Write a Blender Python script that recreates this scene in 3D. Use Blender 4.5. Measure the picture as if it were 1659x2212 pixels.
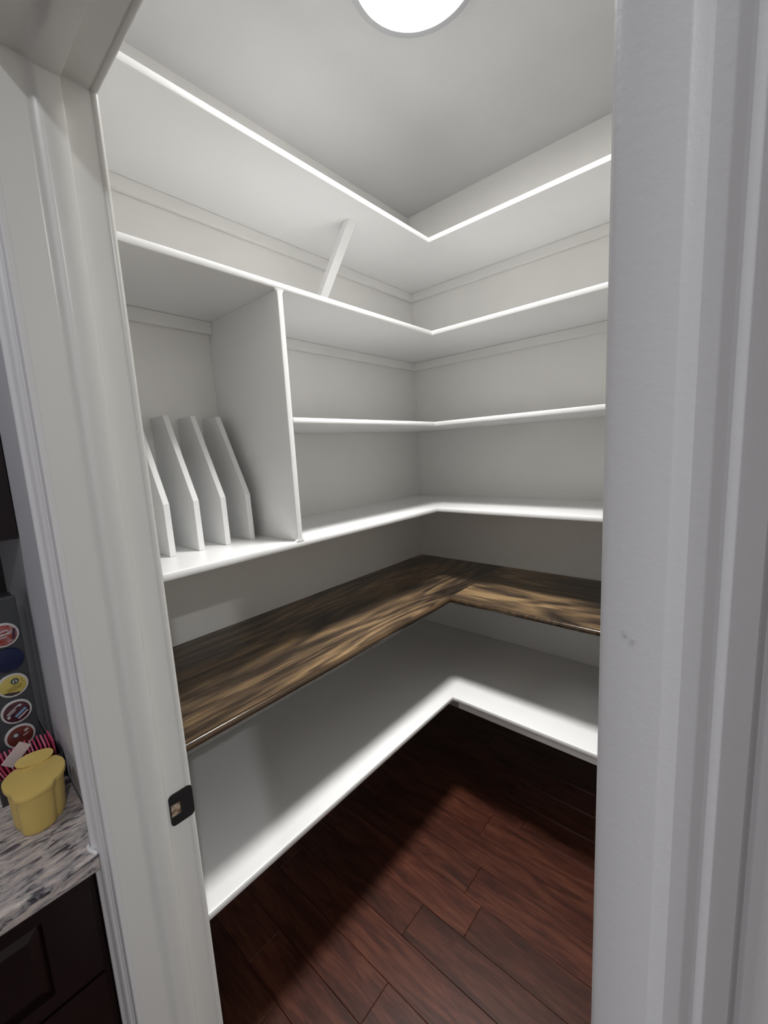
import bpy, bmesh, math, random
from mathutils import Vector, Matrix
random.seed(7)
for o in list(bpy.data.objects):
    bpy.data.objects.remove(o)
S = bpy.context.scene
C = S.collection
# ------------------------------------------------------------------ camera
EYE = 1.5225                                   # eye height above the floor
cam = bpy.data.cameras.new('camera')
cam.sensor_fit = 'VERTICAL'; cam.sensor_height = 36.0
cam.lens = 894.8 / 2212 * 36.0
cam.clip_start = 0.01
cam_o = bpy.data.objects.new('camera', cam); C.objects.link(cam_o)
rt = Vector((0.75409833, 0.65459089, -0.05335233))
up = Vector((-0.05490822, 0.1437887, 0.98808395))
fw = Vector((-0.65446222, 0.74218298, -0.14437324))
m = Matrix(((rt.x, up.x, -fw.x), (rt.y, up.y, -fw.y), (rt.z, up.z, -fw.z))).to_4x4()
m.translation = (0, 0, EYE)
cam_o.matrix_world = m
S.camera = cam_o
# ------------------------------------------------------------------ world, exposure, light levels
w = bpy.data.worlds.new('world'); S.world = w; w.use_nodes = True
w.node_tree.nodes['Background'].inputs[0].default_value = (0.5, 0.5, 0.55, 1)
w.node_tree.nodes['Background'].inputs[1].default_value = 0.02
S.view_settings.view_transform = 'Standard'
S.view_settings.look = 'None'
S.view_settings.gamma = 1.0
S.view_settings.use_curve_mapping = False
S.view_settings.exposure = 0.0
PANTRY_LIGHT = 49.0                            # radiance of the flush ceiling light's diffuser
PANTRY_BEAM, BEAM_SPREAD = 5.7, 64           # watts and spread (degrees) of its downward LED panel
KITCHEN_LIGHT = (22.0, 6.5)                   # watts of the recessed kitchen light and the added counter lamp
# ------------------------------------------------------------------ main dimensions (metres)
XL, YB, XR = -1.4316, 1.940, 0.045             # pantry: left wall, back wall, right wall
YK, YP = 0.127, 0.243                          # door wall: kitchen face, pantry face
XJ, XRJ, ZH = -0.7025, -0.029, 2.030           # door opening
ZC = 2.740                                     # ceiling
KX, KY = 2.6, -2.2                            # kitchen: right wall, rear wall
# ------------------------------------------------------------------ materials
def mat(name, col, rough=0.5, metal=0.0, spec=0.5):
    M = bpy.data.materials.new(name); M.use_nodes = True
    b = M.node_tree.nodes['Principled BSDF']
    b.inputs['Base Color'].default_value = (*col, 1)
    b.inputs['Roughness'].default_value = rough
    b.inputs['Metallic'].default_value = metal
    b.inputs['Specular IOR Level'].default_value = spec
    return M
def N(M, t, **kw):
    n = M.node_tree.nodes.new(t)
    for k, v in kw.items():
        setattr(n, k, v)
    return n
def L(M, a, b):
    M.node_tree.links.new(a, b)
def bsdf(M):
    return M.node_tree.nodes['Principled BSDF']
def coords(M, scale=(1, 1, 1), rot=(0, 0, 0), kind='Object'):
    t = N(M, 'ShaderNodeTexCoord'); mp = N(M, 'ShaderNodeMapping')
    mp.inputs['Scale'].default_value = scale; mp.inputs['Rotation'].default_value = rot
    L(M, t.outputs[kind], mp.inputs['Vector'])
    return mp
def ramp(M, stops):
    r = N(M, 'ShaderNodeValToRGB'); e = r.color_ramp.elements
    while len(e) > 1:
        e.remove(e[-1])
    e[0].position = stops[0][0]; e[0].color = (*stops[0][1], 1)
    for p, c in stops[1:]:
        x = e.new(p); x.color = (*c, 1)
    return r
def noise(M, vec, scale, detail=4, rough=0.55, dist=0.0):
    n = N(M, 'ShaderNodeTexNoise')
    n.inputs['Scale'].default_value = scale; n.inputs['Detail'].default_value = detail
    n.inputs['Roughness'].default_value = rough; n.inputs['Distortion'].default_value = dist
    L(M, vec, n.inputs['Vector'])
    return n
def bump(M, h, strength, dist=0.001):
    b = N(M, 'ShaderNodeBump'); b.inputs['Strength'].default_value = strength
    b.inputs['Distance'].default_value = dist
    L(M, h, b.inputs['Height']); L(M, b.outputs['Normal'], bsdf(M).inputs['Normal'])
def paint(name, col, rough, bs=0.1, bscale=260, var=0.03):
    M = mat(name, col, rough)
    mp = coords(M)
    n = noise(M, mp.outputs[0], bscale, 3)
    bump(M, n.outputs['Fac'], bs, 0.0006)
    n2 = noise(M, mp.outputs[0], 2.2, 3)
    r = ramp(M, [(0.3, tuple(c * (1 - var) for c in col)), (0.7, tuple(min(1, c * (1 + var)) for c in col))])
    L(M, n2.outputs['Fac'], r.inputs['Fac']); L(M, r.outputs['Color'], bsdf(M).inputs['Base Color'])
    return M
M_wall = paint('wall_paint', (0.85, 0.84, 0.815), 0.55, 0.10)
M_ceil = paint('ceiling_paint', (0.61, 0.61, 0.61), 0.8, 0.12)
M_white = paint('white_shelf_paint', (0.87, 0.87, 0.865), 0.32, 0.06, 90, 0.015)
M_trim = paint('trim_paint', (0.82, 0.81, 0.78), 0.28, 0.05, 60, 0.02)
M_kwall = paint('kitchen_wall_paint', (0.56, 0.555, 0.60), 0.6, 0.25, 160)
# door casing: the same trim paint with rolled texture and two scuff marks
def make_casing():
    M = mat('casing_paint', (0.82, 0.80, 0.81), 0.35)
    mp = coords(M)
    n = noise(M, mp.outputs[0], 420, 4)
    bump(M, n.outputs['Fac'], 0.16, 0.0005)
    geo = N(M, 'ShaderNodeNewGeometry')
    acc = None
    for c, rad in (((-0.0220, 0.1190, 1.4705), 0.0012), ((-0.0205, 0.1190, 1.4690), 0.0012), ((-0.0268, 0.1205, 1.494), 0.0008)):
        v = N(M, 'ShaderNodeVectorMath', operation='DISTANCE'); v.inputs[1].default_value = c
        L(M, geo.outputs['Position'], v.inputs[0])
        nn = noise(M, mp.outputs[0], 600, 4, 0.7)
        a = N(M, 'ShaderNodeMath', operation='MULTIPLY_ADD'); a.inputs[1].default_value = 0.004; 
        L(M, nn.outputs['Fac'], a.inputs[0]); L(M, v.outputs['Value'], a.inputs[2])
        r = N(M, 'ShaderNodeMapRange'); r.inputs['From Min'].default_value = rad + 0.0005; r.inputs['From Max'].default_value = rad + 0.0022
        r.inputs['To Min'].default_value = 0.45; r.inputs['To Max'].default_value = 0.0
        L(M, a.outputs[0], r.inputs['Value'])
        if acc is None:
            acc = r.outputs[0]
        else:
            mx = N(M, 'ShaderNodeMath', operation='MAXIMUM'); L(M, acc, mx.inputs[0]); L(M, r.outputs[0], mx.inputs[1]); acc = mx.outputs[0]
    mix = N(M, 'ShaderNodeMix', data_type='RGBA')
    mix.inputs[6].default_value = (0.82, 0.80, 0.81, 1); mix.inputs[7].default_value = (0.22, 0.21, 0.18, 1)
    L(M, acc, mix.inputs[0]); L(M, mix.outputs[2], bsdf(M).inputs['Base Color'])
    return M
M_casing = make_casing()
def make_stained(name, rotz, grain_off):
    M = mat(name, (0.1, 0.06, 0.03), 0.30, 0, 0.5)
    mp = coords(M, (1, 1, 1), (0, 0, rotz)); mp.inputs['Location'].default_value = grain_off
    def st(y):
        s_ = N(M, 'ShaderNodeMapping'); s_.inputs['Scale'].default_value = (1.0, y, 1.0)
        L(M, mp.outputs[0], s_.inputs['Vector']); return s_.outputs[0]
    # rotary-cut plywood figure: feathered contour bands of a slow field
    field = noise(M, st(0.22), 3.2, 2, 0.4, 0.2)
    comb = noise(M, st(0.05), 75, 3, 0.65)
    ad = N(M, 'ShaderNodeMath', operation='MULTIPLY_ADD'); ad.inputs[1].default_value = 0.085
    L(M, comb.outputs['Fac'], ad.inputs[0]); L(M, field.outputs['Fac'], ad.inputs[2])
    m2 = N(M, 'ShaderNodeMath', operation='MULTIPLY'); m2.inputs[1].default_value = 15.0
    L(M, ad.outputs[0], m2.inputs[0])
    fr = N(M, 'ShaderNodeMath', operation='FRACT'); L(M, m2.outputs[0], fr.inputs[0])
    pp = ramp(M, [(0.0, (0, 0, 0)), (0.12, (0.15, 0.15, 0.15)), (0.55, (1, 1, 1)), (0.86, (0.65, 0.65, 0.65)), (1.0, (0, 0, 0))])
    L(M, fr.outputs[0], pp.inputs['Fac'])
    blot = noise(M, st(0.25), 6, 4, 0.6, 0.5)
    fine = noise(M, st(0.03), 210, 4, 0.7)
    a = N(M, 'ShaderNodeMath', operation='MULTIPLY_ADD'); a.inputs[1].default_value = 0.22
    L(M, pp.outputs[0], a.inputs[0]); L(M, blot.outputs['Fac'], a.inputs[2])
    b = N(M, 'ShaderNodeMath', operation='MULTIPLY_ADD'); b.inputs[1].default_value = 0.34
    L(M, fine.outputs['Fac'], b.inputs[0]); L(M, a.outputs[0], b.inputs[2])
    r = ramp(M, [(0.55, (0.013, 0.009, 0.007)), (0.71, (0.044, 0.030, 0.020)), (0.83, (0.105, 0.070, 0.041)), (0.95, (0.22, 0.143, 0.074)), (1.0, (0.32, 0.215, 0.11))])
    L(M, b.outputs[0], r.inputs['Fac']); L(M, r.outputs['Color'], bsdf(M).inputs['Base Color'])
    bump(M, fine.outputs['Fac'], 0.08, 0.0005)
    return M
M_stain_y = make_stained('stained_plywood', 0.0, (0.3, 0.1, 0))
M_stain_x = make_stained('stained_plywood_crosswise', math.radians(90), (1.7, 0.4, 0))
def make_nosing():
    M = mat('stained_nosing', (0.05, 0.032, 0.02), 0.18)
    mp = coords(M, (60, 4, 60)); n = noise(M, mp.outputs[0], 1.0, 4)
    r = ramp(M, [(0.3, (0.016, 0.011, 0.008)), (0.7, (0.10, 0.062, 0.032))])
    L(M, n.outputs['Fac'], r.inputs['Fac']); L(M, r.outputs['Color'], bsdf(M).inputs['Base Color'])
    return M
M_nosing = make_nosing()
def make_floor():
    M = mat('cherry_hardwood', (0.08, 0.03, 0.02), 0.38)
    inf = N(M, 'ShaderNodeObjectInfo')
    tc = N(M, 'ShaderNodeTexCoord')
    off = N(M, 'ShaderNodeVectorMath', operation='SCALE'); cmb = N(M, 'ShaderNodeCombineXYZ')
    for i in range(3):
        L(M, inf.outputs['Random'], cmb.inputs[i])
    L(M, cmb.outputs[0], off.inputs[0]); off.inputs['Scale'].default_value = 37.0
    add = N(M, 'ShaderNodeVectorMath', operation='ADD')
    L(M, tc.outputs['Object'], add.inputs[0]); L(M, off.outputs[0], add.inputs[1])
    st = N(M, 'ShaderNodeMapping'); st.inputs['Scale'].default_value = (0.14, 1, 1)
    L(M, add.outputs[0], st.inputs['Vector'])
    n = noise(M, st.outputs[0], 34, 5, 0.6, 0.6)
    st2 = N(M, 'ShaderNodeMapping'); st2.inputs['Scale'].default_value = (0.05, 1, 1)
    L(M, add.outputs[0], st2.inputs['Vector'])
    f = noise(M, st2.outputs[0], 260, 3, 0.6)
    a = N(M, 'ShaderNodeMath', operation='MULTIPLY_ADD'); a.inputs[1].default_value = 0.45
    L(M, f.outputs['Fac'], a.inputs[0]); L(M, n.outputs['Fac'], a.inputs[2])
    r = ramp(M, [(0.45, (0.014, 0.0033, 0.0020)), (0.68, (0.050, 0.0125, 0.0062)), (0.9, (0.095, 0.030, 0.016))])
    L(M, a.outputs[0], r.inputs['Fac'])
    hv = N(M, 'ShaderNodeHueSaturation')
    mr = N(M, 'ShaderNodeMapRange'); mr.inputs['To Min'].default_value = 0.75; mr.inputs['To Max'].default_value = 1.25
    L(M, inf.outputs['Random'], mr.inputs['Value']); L(M, mr.outputs[0], hv.inputs['Value'])
    L(M, r.outputs['Color'], hv.inputs['Color']); L(M, hv.outputs[0], bsdf(M).inputs['Base Color'])
    bump(M, f.outputs['Fac'], 0.06, 0.0004)
    return M
M_floor = make_floor()
M_sub = mat('subfloor', (0.02, 0.012, 0.01), 0.9)
def make_granite():
    M = mat('granite', (0.4, 0.38, 0.38), 0.28)
    mp = coords(M, (1, 0.28, 1), (0, 0, math.radians(8)))
    n = noise(M, mp.outputs[0], 85, 6, 0.66, 1.0)
    n2 = noise(M, mp.outputs[0], 170, 4, 0.7, 0.6)
    a = N(M, 'ShaderNodeMath', operation='MULTIPLY_ADD'); a.inputs[1].default_value = 0.35
    L(M, n2.outputs['Fac'], a.inputs[0]); L(M, n.outputs['Fac'], a.inputs[2])
    r = ramp(M, [(0.50, (0.03, 0.026, 0.033)), (0.57, (0.15, 0.138, 0.155)), (0.65, (0.40, 0.37, 0.375)), (0.74, (0.58, 0.48, 0.44)), (0.86, (0.72, 0.69, 0.67))])
    L(M, a.outputs[0], r.inputs['Fac']); L(M, r.outputs['Color'], bsdf(M).inputs['Base Color'])
    return M
M_granite = make_granite()
M_cab = paint('espresso_cabinet', (0.010, 0.0035, 0.004), 0.25, 0.02, 60, 0.15)
M_splash = paint('dark_backsplash', (0.045, 0.045, 0.048), 0.45, 0.05, 80, 0.1)
M_black = mat('black_metal', (0.008, 0.008, 0.009), 0.45)
M_rack = paint('rack_plastic', (0.055, 0.057, 0.064), 0.5, 0.03, 200, 0.08)
M_rackd = mat('rack_socket', (0.012, 0.012, 0.014), 0.6)
M_podw = mat('pod_white', (0.62, 0.60, 0.58), 0.4)
M_yellow = paint('yellow_plastic', (0.72, 0.515, 0.155), 0.38, 0.04, 300, 0.04)
M_pink = mat('pink_paper', (0.60, 0.07, 0.16), 0.6)
M_pink2 = mat('light_pink_paper', (0.70, 0.20, 0.30), 0.6)
M_pale = mat('pale_pink_paper', (0.62, 0.50, 0.50), 0.55)
M_caddy = mat('smoky_plastic', (0.035, 0.032, 0.036), 0.25)
M_caulk = mat('caulk', (0.85, 0.84, 0.86), 0.25)
M_ring = mat('light_ring', (0.45, 0.46, 0.48), 0.5)
M_latch = mat('raw_wood_pocket', (0.50, 0.40, 0.30), 0.8)
def make_latch():
    mp = coords(M_latch); n = noise(M_latch, mp.outputs[0], 130, 3)
    r = ramp(M_latch, [(0.35, (0.16, 0.07, 0.03)), (0.6, (0.55, 0.44, 0.34))])
    L(M_latch, n.outputs['Fac'], r.inputs['Fac']); L(M_latch, r.outputs['Color'], bsdf(M_latch).inputs['Base Color'])
make_latch()
def emit(name, col, strength):
    M = bpy.data.materials.new(name); M.use_nodes = True
    b = bsdf(M); b.inputs['Base Color'].default_value = (0.8, 0.8, 0.8, 1)
    b.inputs['Emission Color'].default_value = (*col, 1); b.inputs['Emission Strength'].default_value = strength
    return M
M_diff = emit('lit_diffuser', (1.0, 0.99, 0.97), PANTRY_LIGHT)
# ------------------------------------------------------------------ helpers
def link(name, me, M, parent=None, smooth=False):
    if M is not None and not me.materials:
        me.materials.append(M)
    if smooth:
        for p in me.polygons:
            p.use_smooth = True
    o = bpy.data.objects.new(name, me); C.objects.link(o)
    if parent is not None:
        o.parent = parent
    return o
def tomesh(name, bm):
    bmesh.ops.recalc_face_normals(bm, faces=bm.faces)
    me = bpy.data.meshes.new(name); bm.to_mesh(me); bm.free()
    return me
def bx(bm, x0, x1, y0, y1, z0, z1):
    r = bmesh.ops.create_cube(bm, size=1.0, matrix=Matrix.Translation(((x0 + x1) / 2, (y0 + y1) / 2, (z0 + z1) / 2)) @ Matrix.Diagonal((x1 - x0, y1 - y0, z1 - z0, 1)))
    return r['verts']
def box(name, x0, x1, y0, y1, z0, z1, M, parent=None, bev=0.0, seg=2):
    bm = bmesh.new(); bx(bm, x0, x1, y0, y1, z0, z1)
    if bev:
        bmesh.ops.bevel(bm, geom=list(bm.edges), offset=bev, segments=seg, affect='EDGES', profile=0.5)
    return link(name, tomesh(name, bm), M, parent)
def loft(name, rings, M, parent=None, smooth=False, closed=True, cap=True):
    """rings: lists of equally many 3D points"""
    bm = bmesh.new(); R = [[bm.verts.new(p) for p in r] for r in rings]
    n = len(rings[0])
    for a, b in zip(R, R[1:]):
        for i in range(n if closed else n - 1):
            j = (i + 1) % n
            bm.faces.new((a[i], a[j], b[j], b[i]))
    if cap:
        bm.faces.new(R[0][::-1]); bm.faces.new(R[-1])
    return link(name, tomesh(name, bm), M, parent, smooth)
def prism(name, poly, z0, z1, M, parent=None, bev=0.0):
    bm = bmesh.new()
    v = [bm.verts.new((x, y, z0)) for x, y in poly]
    f = bm.faces.new(v)
    e = bmesh.ops.extrude_face_region(bm, geom=[f])
    for g in e['geom']:
        if isinstance(g, bmesh.types.BMVert):
            g.co.z = z1
    bmesh.ops.recalc_face_normals(bm, faces=bm.faces)
    if bev:
        bmesh.ops.bevel(bm, geom=[x for x in bm.edges if abs(x.verts[0].co.z - x.verts[1].co.z) < 1e-6], offset=bev, segments=2, affect='EDGES', profile=0.5)
    return link(name, tomesh(name, bm), M, parent)
def autosmooth(o, deg=35):
    for p in o.data.polygons:
        p.use_smooth = True
    for e in o.data.edges:
        pass
    bm = bmesh.new(); bm.from_mesh(o.data)
    for e in bm.edges:
        if len(e.link_faces) == 2 and e.calc_face_angle(0) > math.radians(deg):
            e.smooth = False
    bm.to_mesh(o.data); bm.free()
    return o
def thing(name, label, cat, loc=(0, 0, 0), group=None):
    o = bpy.data.objects.new(name, None); C.objects.link(o)
    o.empty_display_size = 0.05
    o.location = loc; o['label'] = label; o['category'] = cat
    if group:
        o['group'] = group
    return o
def tag(o, label, cat, group=None):
    o['label'] = label; o['category'] = cat
    if group:
        o['group'] = group
    return o
def struct(o, label=None):
    o['kind'] = 'structure'
    if label:
        o['label'] = label
    return o
def lathe(name, prof, M, parent=None, seg=48, loc=(0, 0, 0), smooth=True):
    """prof: (radius, z) pairs, open profile capped at both ends"""
    rings = [[(loc[0] + r * math.cos(2 * math.pi * i / seg), loc[1] + r * math.sin(2 * math.pi * i / seg), loc[2] + z) for i in range(seg)] for r, z in prof]
    o = loft(name, rings, M, parent)
    return autosmooth(o, 40) if smooth else o
# ------------------------------------------------------------------ room shell
T = 0.10
struct(box('wall_left', XL - T, XL, KY, YB + T, 0, ZC, M_wall), 'off-white painted wall behind the long side of the shelves')
struct(box('wall_back', XL, XR + T, YB, YB + T, 0, ZC, M_wall), 'off-white painted wall at the far end of the pantry')
struct(box('wall_right', XR, XR + T, YP, YB, 0, ZC, M_wall), 'pantry wall hidden behind the right door jamb')
bm = bmesh.new()
bx(bm, XL, XJ - 0.019, YK, YP, 0, ZC); bx(bm, XRJ + 0.019, KX, YK, YP, 0, ZC); bx(bm, XJ - 0.019, XRJ + 0.019, YK, YP, ZH + 0.019, ZC)
struct(link('wall_front', tomesh('wall_front', bm), M_kwall), 'grey painted kitchen wall around the pantry doorway')
struct(box('wall_kitchen_right', KX, KX + T, KY, YP, 0, ZC, M_wall), 'kitchen wall outside the picture')
struct(box('wall_kitchen_rear', XL, KX, KY - T, KY, 0, ZC, M_wall), 'kitchen wall behind the camera')
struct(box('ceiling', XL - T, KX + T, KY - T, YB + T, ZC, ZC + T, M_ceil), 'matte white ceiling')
# interior skin of the door wall on the pantry side is white like the rest of the pantry
bm = bmesh.new()
bx(bm, XL, XJ - 0.019, YP, YP + 0.002, 0, ZC); bx(bm, XRJ + 0.019, XR, YP, YP + 0.002, 0, ZC); bx(bm, XJ - 0.019, XRJ + 0.019, YP, YP + 0.002, ZH + 0.019, ZC)
struct(link('wall_front_pantry_side', tomesh('wall_front_pantry_side', bm), M_wall), 'pantry side of the doorway wall')
# floor: slab plus planks running along X
floor = struct(box('floor', XL - T, KX + T, KY - T, YB + T, -0.06, -0.006, M_sub), 'reddish-brown hardwood floor')
PW = 0.1165
row0 = 0.937 - PW * 27
rnd = random.Random(3)
for i in range(38):
    y0 = row0 + i * PW
    y1 = y0 + PW
    if y1 < KY or y0 > YB:
        continue
    y0c, y1c = max(y0, KY), min(y1, YB)
    if y1c - y0c < 0.02:
        continue
    xe = XR if y0 > YP else KX
    x = XL - rnd.uniform(0, 0.9)
    cuts = []
    if i == 27:
        cuts = [-1.62, -0.590, 0.45, 1.4]
    elif i == 26:
        cuts = [-1.55, -0.745, 0.28, 1.2]
    else:
        while x < xe + 1.2:
            cuts.append(x); x += rnd.uniform(0.55, 1.15)
    for a, b in zip(cuts, cuts[1:]):
        a, b = max(a, XL), min(b, xe)
        if b - a < 0.03:
            continue
        bm = bmesh.new()
        g = 0.0004
        vs = bx(bm, -(b - a) / 2 + g, (b - a) / 2 - g, -(y1c - y0c) / 2 + g, (y1c - y0c) / 2 - g, -0.0058, 0.0)
        bmesh.ops.bevel(bm, geom=[e for e in bm.edges if e.verts[0].co.z > -0.001 and e.verts[1].co.z > -0.001], offset=0.0012, segments=1, affect='EDGES')
        o = link('floor_plank', tomesh('floor_plank', bm), M_floor, floor)
        o.location = ((a + b) / 2, (y0c + y1c) / 2, 0.0)
# ------------------------------------------------------------------ door frame
frame = bpy.data.objects.new('trim_1', None); C.objects.link(frame)
struct(frame, 'white painted door frame of the pantry doorway')
JAMB = [(0.019, YK), (0.0, YK), (0.0, 0.2372), (0.0014, 0.2384), (0.0014, 0.2394), (-0.0004, 0.2404), (-0.0013, 0.2422), (-0.0015, 0.2442), (-0.0010, 0.2462), (0.0004, 0.2480), (0.0028, 0.2492), (0.006, 0.2495), (0.019, 0.2495)]   # depth behind the face, y
STOP = [(0.160, -0.0002), (0.163, 0.0), (0.1665, 0.0014), (0.1700, 0.0042), (0.1725, 0.0078), (0.1745, 0.0100), (0.1775, 0.0112), (0.2012, 0.0112), (0.2024, 0.0106), (0.2028, 0.0092), (0.2028, -0.0002)]  # y, protrusion
CASE = [(0.0005, 0.0), (0.0005, 0.0058), (0.0014, 0.0071), (0.0030, 0.0076), (0.0153, 0.0079), (0.0158, 0.0077), (0.0187, 0.0060), (0.0193, 0.0058), (0.0252, 0.0068), (0.0260, 0.0078), (0.0270, 0.0078), (0.0283, 0.0073), (0.0330, 0.0082),
        (0.0336, 0.0070), (0.0344, 0.0070), (0.0352, 0.0104), (0.0372, 0.0116), (0.0400, 0.0124), (0.0500, 0.0134), (0.0540, 0.0150), (0.0562, 0.0176), (0.0590, 0.0186), (0.0616, 0.0182), (0.0634, 0.0164), (0.0638, 0.0)]  # offset, protrusion
def sides(name, mk_left, mk_right, mk_head, M, **kw):
    for rr in (mk_left, mk_right):
        autosmooth(loft(name, rr, M, frame), 28)
    autosmooth(loft('head_' + name, mk_head, M, frame), 28)
sides('jamb',
      [[(XJ - d, y, 0) for d, y in JAMB], [(XJ - d, y, ZH + d) for d, y in JAMB]],
      [[(XRJ + d, y, 0) for d, y in JAMB], [(XRJ + d, y, ZH + d) for d, y in JAMB]],
      [[(XJ - d, y, ZH + d) for d, y in JAMB], [(XRJ + d, y, ZH + d) for d, y in JAMB]], M_trim)
sides('door_stop',
      [[(XJ + p, y, 0) for y, p in STOP], [(XJ + p, y, ZH - p) for y, p in STOP]],
      [[(XRJ - p, y, 0) for y, p in STOP], [(XRJ - p, y, ZH - p) for y, p in STOP]],
      [[(XJ + p, y, ZH - p) for y, p in STOP], [(XRJ - p, y, ZH - p) for y, p in STOP]], M_trim)
sides('casing',
      [[(XJ - o, YK - p, 0) for o, p in CASE], [(XJ - o, YK - p, ZH + o) for o, p in CASE]],
      [[(XRJ + o, YK - p, 0) for o, p in CASE], [(XRJ + o, YK - p, ZH + o) for o, p in CASE]],
      [[(XJ - o, YK - p, ZH + o) for o, p in CASE], [(XRJ + o, YK - p, ZH + o) for o, p in CASE]], M_casing)
# strike plate
sp = thing('strike_plate', 'black metal strike plate set into the left door jamb', 'strike plate', (XJ, 0.228, 0.940))
def rrect(y0, y1, z0, z1, r, n=5):
    out = []
    for cy, cz, a0 in ((y1 - r, z1 - r, 0), (y0 + r, z1 - r, 90), (y0 + r, z0 + r, 180), (y1 - r, z0 + r, 270)):
        for k in range(n):
            a = math.radians(a0 + 90 * k / (n - 1)); out.append((cy + r * math.cos(a), cz + r * math.sin(a)))
    return out
bm = bmesh.new()
outer = rrect(-0.0190, 0.0202, -0.0285, 0.0285, 0.007)
inner = [(-0.0015, 0.0105), (-0.0170, 0.0105), (-0.0170, -0.0120), (-0.0015, -0.0120)]
edges = []
for pl in (outer, inner):
    vs = [bm.verts.new((0.0026 - (0.0006 * max(0, (y - 0.0145) / 0.0055) ** 2 if pl is outer else 0), y, z)) for y, z in pl]
    for i in range(len(vs)):
        edges.append(bm.edges.new((vs[i], vs[(i + 1) % len(vs)])))
bmesh.ops.triangle_fill(bm, edges=edges, use_beauty=True)
ex = bmesh.ops.extrude_face_region(bm, geom=list(bm.faces))
for g in ex['geom']:
    if isinstance(g, bmesh.types.BMVert):
        g.co.x -= 0.0023
link('plate', tomesh('plate', bm), M_black, sp)
o = box('latch_pocket', 0.0000, 0.0010, -0.0170, -0.0015, -0.0120, 0.0105, M_latch, sp)
o['label'] = 'bare wood showing through the latch hole'
# ------------------------------------------------------------------ shelves
XC, YC = -1.0256, 1.5267
def shelf(name, label, zc, xc, yc, th, m_left, m_right, m_edge, t=0.009, cleat=None, group='white corner shelves', smooth=28, right_only_apron=False, round_big=False):
    root = thing(name, label, 'shelf', (XL, YB, zc - th / 2), group)
    ox, oy, oz = XL, YB, zc - th / 2
    e = 0.0015
    xe, ye = XR - e, YP + 0.002 + e
    box('left_board', e, xc - t - ox, ye - oy, -e, 0, th, m_left, root)
    box('right_board', xc - t - ox, xe - ox, yc + t - oy, -e, 0, th, m_right, root)
    if round_big:
        prof = [(0, 0), (t * .45, 0.0)] + [(t * .45 + t * .55 * math.sin(math.radians(a)), th / 2 - th / 2 * math.cos(math.radians(a))) for a in range(15, 180, 15)] + [(t * .45, th), (0, th)]
    else:
        prof = [(0, 0), (t * .6, 0), (t * .86, th * .06), (t, th * .22), (t, th * .78), (t * .86, th * .94), (t * .6, th), (0, th)]
    for kind in (0, 1):
        if kind == 0:
            rings = [[(xc - t + d - ox, ye - oy, z) for d, z in prof], [(xc - t + d - ox, yc + t - d - oy, z) for d, z in prof]]
        else:
            rings = [[(xc - t + d - ox, yc + t - d - oy, z) for d, z in prof], [(xe - ox, yc + t - d - oy, z) for d, z in prof]]
        autosmooth(loft('edge_trim', rings, m_edge, root), 40)
    if cleat:
        box('cleat', e, 0.019, ye - oy, -e, -cleat, -0.0003, M_wall, root, 0.002)
        box('cleat', 0.0195, xe - ox, -0.019, -e, -cleat, -0.0003, M_wall, root, 0.002)
    return root
ZS = [EYE + 0.8404, EYE + 0.4798, EYE + 0.1054, EYE - 0.2691]
TH = 0.019
LBL = ['topmost white corner shelf, nearest the ceiling', 'second white corner shelf from the top, roofing the tray cubby', 'third white corner shelf down, ending at the upright divider', 'lowest of the four upper white shelves, just above the dark wooden shelf']
Y_DIV0, Y_DIV1 = 0.759, 0.778
for i, z in enumerate(ZS):
    if i != 2:
        shelf('corner_shelf', LBL[i], z, XC, YC, TH, M_white, M_white, M_white, cleat=0.040 if i < 2 else None)
# third shelf stops at the divider
root = thing('corner_shelf', LBL[2], 'shelf', (XL, YB, ZS[2] - TH / 2), 'white corner shelves')
t = 0.009; e = 0.0015
box('left_board', e, XC - t - XL, Y_DIV1 + 0.0005 - YB, -e, 0, TH, M_white, root)
box('right_board', XC - t - XL, XR - e - XL, YC + t - YB, -e, 0, TH, M_white, root)
prof = [(0, 0), (t * .6, 0), (t * .86, TH * .06), (t, TH * .22), (t, TH * .78), (t * .86, TH * .94), (t * .6, TH), (0, TH)]
autosmooth(loft('edge_trim', [[(XC - t + d - XL, Y_DIV1 + 0.0005 - YB, z) for d, z in prof], [(XC - t + d - XL, YC + t - d - YB, z) for d, z in prof]], M_white, root), 40)
autosmooth(loft('edge_trim', [[(XC - t + d - XL, YC + t - d - YB, z) for d, z in prof], [(XR - e - XL, YC + t - d - YB, z) for d, z in prof]], M_white, root), 40)
# dark stained shelf and the lowest white shelf
wood = shelf('stained_shelf', 'dark walnut-stained wooden corner shelf with glossy rounded front edge', EYE - 0.6252, -0.8940, 1.4006, 0.020, M_stain_y, M_stain_x, M_nosing, t=0.012, group=None, round_big=True)
low = shelf('corner_shelf', 'wide white corner shelf nearest the floor, under the dark wooden one', EYE - 1.0326, -0.8698, 1.3550, 0.019, M_white, M_white, M_white)
box('apron', (-0.8698) - XL + 0.02, XR - 0.002 - XL, 1.355 + 0.012 - YB, 1.355 + 0.031 - YB, -0.030, -0.0003, M_white, low, 0.001)
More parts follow.
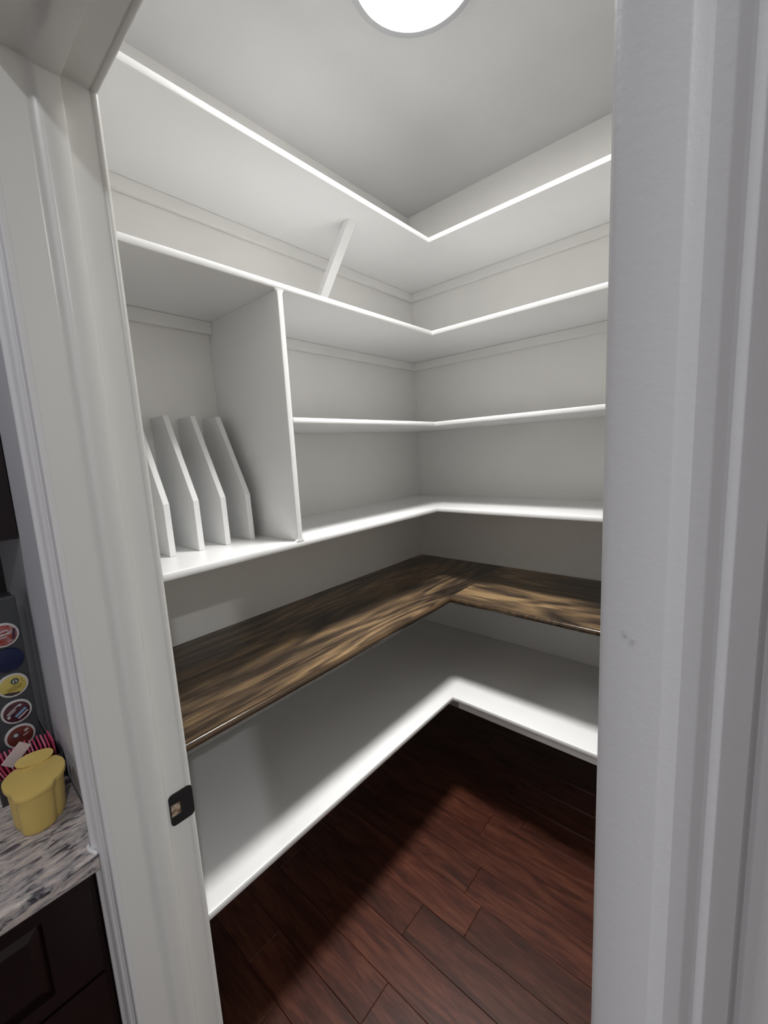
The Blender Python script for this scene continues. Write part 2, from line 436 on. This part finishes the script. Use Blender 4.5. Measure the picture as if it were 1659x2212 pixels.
# upright divider between the tray cubby and the open shelves
zd0, zd1 = ZS[3] + TH / 2 + 0.0003, ZS[1] - TH / 2 - 0.0003
dv = thing('shelf_divider', 'tall white upright panel between tray cubby and open shelves', 'divider', (XL, Y_DIV0, zd0))
hd = zd1 - zd0
bm = bmesh.new()   # notched at the back top around the cleat
pl = [(0.0015, 0), (XC - t - XL, 0), (XC - t - XL, hd), (0.0205, hd), (0.0205, hd - 0.0405), (0.0015, hd - 0.0405)]
v = [bm.verts.new((x, 0, z)) for x, z in pl]; f = bm.faces.new(v)
exg = bmesh.ops.extrude_face_region(bm, geom=[f])
for g in exg['geom']:
    if isinstance(g, bmesh.types.BMVert):
        g.co.y = TH
link('panel', tomesh('panel', bm), M_white, dv)
fl = 0.012
pf = [(0, 0), (t * .6, 0), (t * .86, TH * .06), (t, TH * .22), (t, TH * .78), (t * .86, TH * .94), (t * .6, TH), (0, TH)]
def dring(z, grow):
    return [(XC - t - XL + d, TH / 2 + (yy - TH / 2) * (1 + grow), z) for d, yy in pf]
rings = [dring(0, 0.9), dring(0.003, 0.45), dring(0.007, 0.12), dring(0.013, 0)] + [dring(hd - 0.013, 0), dring(hd - 0.007, 0.12), dring(hd - 0.003, 0.45), dring(hd, 0.9)]
autosmooth(loft('edge_trim', rings, M_white, dv), 40)
# tray dividers
TB = ZS[3] + TH / 2 + 0.0003
TD = 0.017
words = ['white sloped tray divider closest to the door jamb', 'second white sloped tray divider from the door jamb', 'third white sloped tray divider from the door jamb', 'white sloped tray divider closest to the tall upright panel']
src = None
for k, yn in enumerate((0.4485, 0.5312, 0.6144, 0.6985)):
    if src is None:
        bm = bmesh.new()
        hz = EYE - 0.112 - TB; tz = EYE + 0.144 - TB
        pl = [(XL + 0.0015, 0), (-1.196, 0), (-1.200, hz), (-1.338, tz), (XL + 0.0015, tz)]
        v = [bm.verts.new((x - XL, 0, z)) for x, z in pl]; f = bm.faces.new(v)
        exg = bmesh.ops.extrude_face_region(bm, geom=[f])
        for g in exg['geom']:
            if isinstance(g, bmesh.types.BMVert):
                g.co.y = TD
        bmesh.ops.recalc_face_normals(bm, faces=bm.faces)
        bmesh.ops.bevel(bm, geom=list(bm.edges), offset=0.0015, segments=2, affect='EDGES', profile=0.5)
        o = link('tray_divider', tomesh('tray_divider', bm), M_white); src = o
    else:
        o = src.copy(); C.objects.link(o)
    o.location = (XL, yn, TB)
    tag(o, words[k], 'divider', 'sloped tray dividers in the cubby')
# diagonal brace under the top shelf
zt = ZS[0] - TH / 2 - 0.0005
zb = ZS[1] + TH / 2 + 0.0005
bm = bmesh.new()
pl = [(-1.149, zt), (-1.122, zt), (XL + 0.022, zb + 0.0), (XL + 0.0015, zb), (XL + 0.0015, zb + 0.010)]
v = [bm.verts.new((x, 1.168, z)) for x, z in pl]; f = bm.faces.new(v)
exg = bmesh.ops.extrude_face_region(bm, geom=[f])
for g in exg['geom']:
    if isinstance(g, bmesh.types.BMVert):
        g.co.y = 1.206
o = link('shelf_brace', tomesh('shelf_brace', bm), M_white)
tag(o, 'white diagonal brace propping up the topmost shelf from the wall', 'brace')
# ------------------------------------------------------------------ pantry ceiling light
LX, LY = -0.692, 1.012
lt = thing('ceiling_light', 'round flush ceiling light glowing bright white above the shelves', 'ceiling light', (LX, LY, ZC))
lathe('trim_ring', [(0.172, -0.0005), (0.177, -0.004), (0.1775, -0.028), (0.1755, -0.0325), (0.171, -0.034), (0.158, -0.033), (0.156, -0.030), (0.156, -0.024)], M_ring, lt, 72)
lathe('diffuser', [(0.1555, -0.0245), (0.1555, -0.031), (0.150, -0.0335), (0.10, -0.0365), (0.03, -0.038), (0.001, -0.0381)], M_diff, lt, 64)
pa = bpy.data.lights.new('led_panel', 'AREA'); pa.shape = 'DISK'; pa.size = 0.300
pa.energy = PANTRY_BEAM; pa.color = (1.0, 0.99, 0.97); pa.spread = math.radians(BEAM_SPREAD)
po = bpy.data.objects.new('led_panel', pa); C.objects.link(po); po.parent = lt; po.location = (0, 0, -0.0395)
# ------------------------------------------------------------------ recessed kitchen light, plus an unseen lamp added to brighten the counter
for (kx, ky), en, lb in (((1.45, -0.545), KITCHEN_LIGHT[0], 'small round recessed kitchen light to the right of the pantry doorway'), ((-0.78, -0.62), KITCHEN_LIGHT[1], 'unseen round lamp added to brighten the granite countertop')):
    kl = thing('recessed_light', lb, 'ceiling light', (kx, ky, ZC), 'recessed kitchen lights')
    lathe('trim_ring', [(0.050, -0.0005), (0.078, -0.0005), (0.080, -0.003), (0.076, -0.006), (0.058, -0.005), (0.052, -0.003)], M_ring, kl, 48)
    la = bpy.data.lights.new('recessed_lamp', 'AREA'); la.shape = 'DISK'; la.size = 0.09
    la.energy = en; la.color = (0.94, 0.97, 1.0)
    lo = bpy.data.objects.new('recessed_lamp', la); C.objects.link(lo); lo.parent = kl; lo.location = (0, 0, -0.008)
# ------------------------------------------------------------------ kitchen counter
CT, CB = 0.9145, 0.8845
XCF = -0.745
prism_pts = [(XL + 0.0125, -0.80), (XCF, -0.80), (XCF, YK - 0.0135), (XJ - 0.052, YK - 0.0150), (XJ - 0.0565, YK - 0.0192), (XJ - 0.0650, YK - 0.0192), (XJ - 0.0650, YK - 0.001), (XL + 0.0125, YK - 0.001)]
ct = thing('countertop', 'grey and pink streaked granite kitchen countertop left of the doorway', 'countertop', (-1.08, -0.33, CB))
o = prism('granite_slab', [(x + 1.08, y + 0.33) for x, y in prism_pts], 0, CT - CB, M_granite, ct, 0.003)
# white caulk along the casing
bm = bmesh.new()
pth = [(XCF + 0.0005, YK - 0.0155), (-0.7500, YK - 0.0165), (-0.7555, YK - 0.0190), (-0.7620, YK - 0.0208), (-0.7700, YK - 0.0205), (-0.7760, YK - 0.0190)]
rings = []
for i, (x, y) in enumerate(pth):
    a = pth[max(0, i - 1)]; b = pth[min(len(pth) - 1, i + 1)]
    d = Vector((b[0] - a[0], b[1] - a[1], 0)).normalized(); nrm = Vector((-d.y, d.x, 0))
    rings.append([tuple(Vector((x + 1.08, y + 0.33, CT - CB + 0.0012)) + nrm * 0.0030 * math.cos(q) + Vector((0, 0, 0.0030 * math.sin(q)))) for q in [k * math.pi / 4 for k in range(8)]])
bm.free()
o = loft('caulk_bead', rings, M_caulk, ct, True); o['label'] = 'white caulk bead along the casing'
# base cabinet
bc = thing('base_cabinet', 'dark espresso kitchen base cabinet under the granite countertop', 'cabinet', (-1.09, -0.33, 0))
def rel(o, r):
    return o
BX, BY = 1.09, 0.33
box('body', XL + 0.002 + BX, -0.777 + BX, -0.79 + BY, 0.1255 + BY, 0.10, CB - 0.0005, M_cab, bc)
box('toe_kick', XL + 0.002 + BX, -0.850 + BX, -0.79 + BY, 0.1255 + BY, 0.0, 0.0995, M_cab, bc)
def framed(name, y0, y1, z0, z1, fr, xf, th, parent, ox, oy):
    """a five-piece front facing +X: frame with a recessed bevelled panel as sub-part"""
    bm = bmesh.new()
    bx(bm, xf - th, xf, y0, y0 + fr, z0, z1); bx(bm, xf - th, xf, y1 - fr, y1, z0, z1)
    tr = min(fr, (z1 - z0) * 0.14)
    bx(bm, xf - th, xf, y0 + fr, y1 - fr, z0, z0 + tr); bx(bm, xf - th, xf, y0 + fr, y1 - fr, z1 - tr, z1)
    for v in bm.verts:
        v.co += Vector((ox, oy, 0))
    f = link(name, tomesh(name, bm), M_cab, parent)
    a0, a1, b0, b1 = y0 + fr, y1 - fr, z0 + tr, z1 - tr
    q = 0.018
    rings = [[(xf - th + .002 + ox, y + oy, z) for y, z in ((a0, b0), (a1, b0), (a1, b1), (a0, b1))],
             [(xf - 0.008 + ox, y + oy, z) for y, z in ((a0, b0), (a1, b0), (a1, b1), (a0, b1))],
             [(xf - 0.002 + ox, y + oy, z) for y, z in ((a0 + q, b0 + q), (a1 - q, b0 + q), (a1 - q, b1 - q), (a0 + q, b1 - q))]]
    loft('panel', rings, M_cab, f)
    return f
for y0, y1 in ((-0.348, 0.098), (-0.785, -0.352)):
    framed('drawer_front', y0, y1, 0.700, 0.8785, 0.062, -0.757, 0.0195, bc, BX, BY)
    framed('door', y0, y1, 0.105, 0.694, 0.062, -0.757, 0.0195, bc, BX, BY)
# backsplash and upper cabinet
o = box('backsplash', XL + 0.0005, XL + 0.012, -0.80, YK - 0.0005, CT + 0.0005, 1.3915, M_splash)
tag(o, 'dark grey backsplash strip on the kitchen wall above the counter', 'backsplash')
uc = thing('wall_cabinet', 'dark espresso wall cabinet above the coffee pod rack', 'cabinet', (-1.24, -0.25, 1.392))
UX, UY, UZ = 1.24, 0.25, 1.392
box('body', XL + 0.001 + UX, -1.080 + UX, -0.60 + UY, 0.1262 + UY, 0, 0.90, M_cab, uc)
for y0, y1 in ((-0.235, 0.125), (-0.598, -0.239)):
    f = framed('door', y0, y1, 0.001, 0.899, 0.055, -1.060, 0.0195, uc, UX, UY)
# ------------------------------------------------------------------ coffee pod rack and pods
RX = -1.075
rk = thing('pod_rack', 'dark grey upright rack holding coffee pods on the counter', 'rack', (RX, 0.0, CT + 0.0003))
RH = 0.366
box('back_panel', -0.050, -0.012, -0.014, 0.104, 0.010, RH, M_rack, rk, 0.003)
box('face_panel', -0.0115, 0.0, -0.016, 0.106, 0.010, RH, M_rack, rk, 0.002)
box('base', -0.085, 0.012, -0.021, 0.110, 0.0, 0.0098, M_rack, rk, 0.003)
PR = 0.0238
SEG = 28
cols = {1: (0.0785, [1.2085, 1.1570, 1.1040, 1.0490, 0.9965]), 2: (0.0195, [1.1300, 1.0770, 1.0240, 0.9710])}
def disc_x(name, r0, r1, x0, x1, M, parent):
    """short turned disc whose axis is X"""
    rings = [[(x, r * math.cos(2 * math.pi * i / SEG), r * math.sin(2 * math.pi * i / SEG)) for i in range(SEG)] for x, r in ((x0, r0), (x1 - (x1 - x0) * .3, r0), (x1, r1))]
    return autosmooth(loft(name, rings, M, parent), 40)
def lid_material(name, stops, scale, rough=0.35, det=4, rot=0.0, stretch=1.0):
    M = mat(name, stops[0][1], rough)
    mp = coords(M, (1, 1, stretch), (rot, 0, 0)); n = noise(M, mp.outputs[0], scale, det, 0.6)
    r = ramp(M, stops); L(M, n.outputs['Fac'], r.inputs['Fac']); L(M, r.outputs['Color'], bsdf(M).inputs['Base Color'])
    return M
ML = {
 'red': lid_material('red_lid', [(0.40, (0.34, 0.045, 0.03)), (0.55, (0.36, 0.13, 0.13)), (0.66, (0.50, 0.32, 0.33))], 90),
 'navy': lid_material('navy_lid', [(0.3, (0.004, 0.008, 0.045)), (0.7, (0.008, 0.014, 0.07))], 60),
 'yellow': lid_material('yellow_lid', [(0.3, (0.56, 0.43, 0.10)), (0.7, (0.62, 0.50, 0.14))], 40),
 'maroon': lid_material('maroon_lid', [(0.4, (0.045, 0.010, 0.022)), (0.7, (0.12, 0.035, 0.05))], 120),
 'brown': lid_material('brown_lid', [(0.4, (0.14, 0.030, 0.025)), (0.7, (0.20, 0.055, 0.04))], 80),
 'orange': lid_material('tan_lid', [(0.4, (0.40, 0.24, 0.12)), (0.7, (0.45, 0.30, 0.16))], 60),
}
M_ink = mat('dark_green_ink', (0.035, 0.065, 0.055), 0.5)
M_inkb = mat('brown_ink', (0.16, 0.10, 0.02), 0.5)
M_inkw = mat('white_ink', (0.60, 0.56, 0.56), 0.5)
M_inkblue = mat('light_blue_ink', (0.20, 0.36, 0.55), 0.5)
M_inkd = mat('charcoal_ink', (0.03, 0.025, 0.04), 0.5)
def plate_yz(name, pts, x, M, parent, th=0.0002):
    loft(name, [[(x, a, b) for a, b in pts], [(x + th, a, b) for a, b in pts]], M, parent)
def rot2(pts, ang, c=(0, 0)):
    ca, sa = math.cos(ang), math.sin(ang)
    return [(c[0] + a * ca - b * sa, c[1] + a * sa + b * ca) for a, b in pts]
def bar(w, h, ang, c):
    return rot2([(-w / 2, -h / 2), (w / 2, -h / 2), (w / 2, h / 2), (-w / 2, h / 2)], ang, c)
def text_mesh(name, body, size, loc, ang, M, parent, x):
    cu = bpy.data.curves.new(name, 'FONT'); cu.body = body; cu.size = size; cu.extrude = 0.0; cu.align_x = 'CENTER'; cu.align_y = 'CENTER'
    ob = bpy.data.objects.new(name, cu); C.objects.link(ob)
    dg = bpy.context.evaluated_depsgraph_get()
    me = bpy.data.meshes.new_from_object(ob.evaluated_get(dg))
    bpy.data.objects.remove(ob)
    ca, sa = math.cos(ang), math.sin(ang)
    for v in me.vertices:
        a, b = v.co.x, v.co.y
        v.co = (x, loc[0] + a * ca - b * sa, loc[1] + a * sa + b * ca)
    me.materials.clear()
    return link(name, me, M, parent)
def pod(label, y, z, lid, ring=True, group='coffee pods in the rack'):
    r = thing('coffee_pod', label, 'coffee pod', (RX + 0.0004, y, z), group)
    disc_x('rim', PR, PR - 0.0008, 0.0, 0.0042, M_podw if ring else ML[lid], r)
    disc_x('lid', PR - (0.0036 if ring else 0.0006), PR - (0.0040 if ring else 0.001), 0.0042, 0.0046, ML[lid], r)
    return r
XI = 0.00475
yA, zs = cols[1]
r = pod('coffee pod with red printed lid, uppermost in the rack', yA, zs[0], 'red')
for w_, h_, a_, c_ in ((0.020, 0.0022, 0.15, (-0.003, 0.008)), (0.024, 0.0030, 0.1, (-0.002, 0.001)), (0.014, 0.0018, 0.1, (-0.002, -0.004))):
    plate_yz('lettering', bar(w_, h_, a_, c_), XI, M_inkw, r)
plate_yz('print_band', bar(0.004, 0.022, -0.15, (0.0150, -0.001)), XI, M_inkd, r)
r = pod('plain dark navy coffee pod without a white rim', yA, zs[1], 'navy', False)
r = pod('coffee pod with yellow lid and round dark green emblem', yA, zs[2], 'yellow')
ringpts = lambda rr, c: [(c[0] + rr * math.cos(2 * math.pi * i / 20), c[1] + rr * math.sin(2 * math.pi * i / 20)) for i in range(20)]
plate_yz('emblem', ringpts(0.0062, (0.0035, 0.0080)), XI, M_ink, r)
plate_yz('emblem_centre', ringpts(0.0036, (0.0035, 0.0076)), XI + 0.00022, M_inkw, r)
plate_yz('emblem_figure', bar(0.0024, 0.0055, 0.1, (0.0035, 0.0072)), XI + 0.00044, M_ink, r)
text_mesh('lettering', 'VANILLA', 0.0062, (0.0015, -0.0035), 0.30, M_inkb, r, XI + 0.0002)
plate_yz('lettering', bar(0.026, 0.0012, 0.30, (0.000, -0.0085)), XI, M_inkb, r)
plate_yz('print_band', [(-0.0165, -0.0105), (0.010, -0.0165), (0.006, -0.0188), (-0.004, -0.0195), (-0.0125, -0.0152)], XI, M_inkd, r)
for q in ((0.0135, 0.0085), (0.0150, 0.004)):
    plate_yz('print_dot', ringpts(0.0011, q), XI, M_inkb, r)
r = pod('coffee pod with maroon lid, white lettering and light blue band', yA - 0.002, zs[3], 'maroon')
A = -0.45
for w_, h_, c_, mm in ((0.024, 0.0022, (-0.005, 0.0065), M_inkw), (0.018, 0.0016, (-0.008, 0.000), M_inkw), (0.005, 0.004, (0.006, 0.0115), M_inkw), (0.005, 0.0035, (-0.0125, -0.007), M_inkw), (0.021, 0.0046, (0.0055, -0.0035), M_inkblue), (0.020, 0.0024, (0.0085, -0.009), M_podw)):
    plate_yz('lettering', bar(w_, h_, 0.62, c_), XI, mm, r)
r = pod('coffee pod with brown-red lid behind the pink packets', yA - 0.0035, zs[4], 'brown')
plate_yz('emblem', ringpts(0.0058, (-0.0065, 0.0055)), XI, M_ink, r)
plate_yz('emblem_centre', ringpts(0.0036, (-0.0065, 0.0055)), XI + 0.00022, M_inkw, r)
plate_yz('lettering', bar(0.007, 0.004, 0.5, (0.010, 0.0095)), XI, M_inkw, r)
plate_yz('lettering', bar(0.009, 0.0018, 0.4, (0.008, 0.001)), XI, M_inkw, r)
yB, zb2 = cols[2]
pod('coffee pod at the left picture edge with only its white rim showing', yB, zb2[3], 'orange')
# ------------------------------------------------------------------ yellow container
LID = [(-0.9275, 0.0291), (-0.9126, 0.0293), (-0.8982, 0.0329), (-0.8908, 0.0365), (-0.88, 0.0362), (-0.8694, 0.0382), (-0.8635, 0.0436), (-0.8566, 0.0551), (-0.8564, 0.0698), (-0.8592, 0.0816), (-0.8642, 0.0892), (-0.875, 0.0927), (-0.8777, 0.1007), (-0.8907, 0.1095), (-0.9066, 0.1146), (-0.9219, 0.1163), (-0.9375, 0.1135), (-0.952, 0.1056), (-0.9456, 0.0938), (-0.9477, 0.0767), (-0.9547, 0.0628), (-0.9626, 0.0536), (-0.9563, 0.0427), (-0.9454, 0.0348), (-0.9362, 0.0301)]
TAB = [(-0.9571, 0.0533), (-0.9655, 0.0522), (-0.9719, 0.0542), (-0.9792, 0.0636), (-0.9809, 0.0771), (-0.9767, 0.0943), (-0.9696, 0.1049), (-0.9592, 0.1075), (-0.9513, 0.1053), (-0.9402, 0.0933), (-0.9423, 0.0763), (-0.9493, 0.0624)]
YCX, YCY = -0.908, 0.072
yc_ = thing('yellow_container', 'mustard yellow lobed plastic container with lid on the granite counter', 'container', (YCX, YCY, CT + 0.0003))
def smooth_poly(pts, it=1):
    for _ in range(it):
        out = []
        n = len(pts)
        for i in range(n):
            a, b = pts[i], pts[(i + 1) % n]
            out += [(a[0] * .75 + b[0] * .25, a[1] * .75 + b[1] * .25), (a[0] * .25 + b[0] * .75, a[1] * .25 + b[1] * .75)]
        pts = out
    return pts
lid = smooth_poly([(x - YCX, y - YCY) for x, y in LID], 1)
def ringat(s, z, dx=0.0, dy=0.0, back=0.0):
    return [(x * s + dx, y * s + dy, z) for x, y in lid]
body = [ringat(0.80, 0.0, -0.004, -0.001), ringat(0.83, 0.0015, -0.004, -0.001), ringat(0.84, 0.008, -0.0035, -0.001), ringat(0.88, 0.045, -0.0025, 0), ringat(0.905, 0.0715, -0.0015, 0)]
autosmooth(loft('body', body, M_yellow, yc_), 50)
autosmooth(loft('lid', [ringat(0.90, 0.0718), ringat(0.995, 0.0725), ringat(1.0, 0.0765), ringat(0.985, 0.0790), ringat(0.94, 0.0797)], M_yellow, yc_), 50)
tb = smooth_poly([(x - YCX, y - YCY) for x, y in TAB], 1)
o = loft('flap', [[(x, y, 0.0800 - (x + 0.035) * 0.10) for x, y in tb], [(x, y, 0.0825 - (x + 0.035) * 0.10) for x, y in tb]], M_yellow, yc_)
loft('latch_ridge', [[(-0.034 + a, -0.004 + b, 0.0797) for a, b in bar(0.0016, 0.018, 0.02, (0, 0))], [(-0.034 + a, -0.004 + b, 0.0812) for a, b in bar(0.0010, 0.0175, 0.02, (0, 0))]], M_yellow, yc_)
# ------------------------------------------------------------------ pink packets in a small caddy
cd = thing('packet_caddy', 'smoky plastic caddy holding pink packets behind the yellow container', 'caddy', (-1.022, 0.076, CT + 0.0003))
CH = 0.052
box('bottom', -0.030, 0.030, -0.048, 0.048, 0.0, 0.003, M_caddy, cd)
for a in ((-0.030, -0.028, -0.048, 0.048), (0.028, 0.030, -0.048, 0.048), (-0.0279, 0.0279, -0.048, -0.046), (-0.0279, 0.0279, 0.046, 0.048)):
    box('wall', *a, 0.0031, CH, M_caddy, cd)
rp = random.Random(5)
pw, ph = 0.048, 0.074
bm = bmesh.new(); bx(bm, -pw / 2, pw / 2, -0.0013, 0.0013, 0.0, ph)
bmesh.ops.bevel(bm, geom=list(bm.edges), offset=0.0006, segments=1, affect='EDGES')
me_dark = tomesh('pink_packet', bm); me_dark.materials.append(M_pink)
me_light = me_dark.copy(); me_light.materials.clear(); me_light.materials.append(M_pink2)
for k in range(16):
    o = bpy.data.objects.new('pink_packet', me_light if k % 3 == 1 else me_dark); C.objects.link(o)
    o.location = (-1.022 + rp.uniform(-0.001, 0.001), 0.0450 + k * 0.0047, CT + 0.0040 + rp.uniform(0, 0.006))
    o.rotation_euler = (0.30 - 0.018 * k, rp.uniform(-0.02, 0.02), rp.uniform(-0.03, 0.03))
    tag(o, 'pink paper packet standing in the row behind the yellow container', 'packet', 'pink packets in the caddy')
bm = bmesh.new(); bx(bm, -0.0014, 0.0014, -0.0105, 0.0105, -0.021, 0.021)
bmesh.ops.bevel(bm, geom=list(bm.edges), offset=0.0007, segments=1, affect='EDGES')
o = link('pale_packet', tomesh('pale_packet', bm), M_pale)
o.location = (-0.9898, 0.0590, CT + 0.0900); o.rotation_euler = (-0.80, 0.0, 0.0)
tag(o, 'pale pink packet leaning at a slant before the coffee pod rack', 'packet')
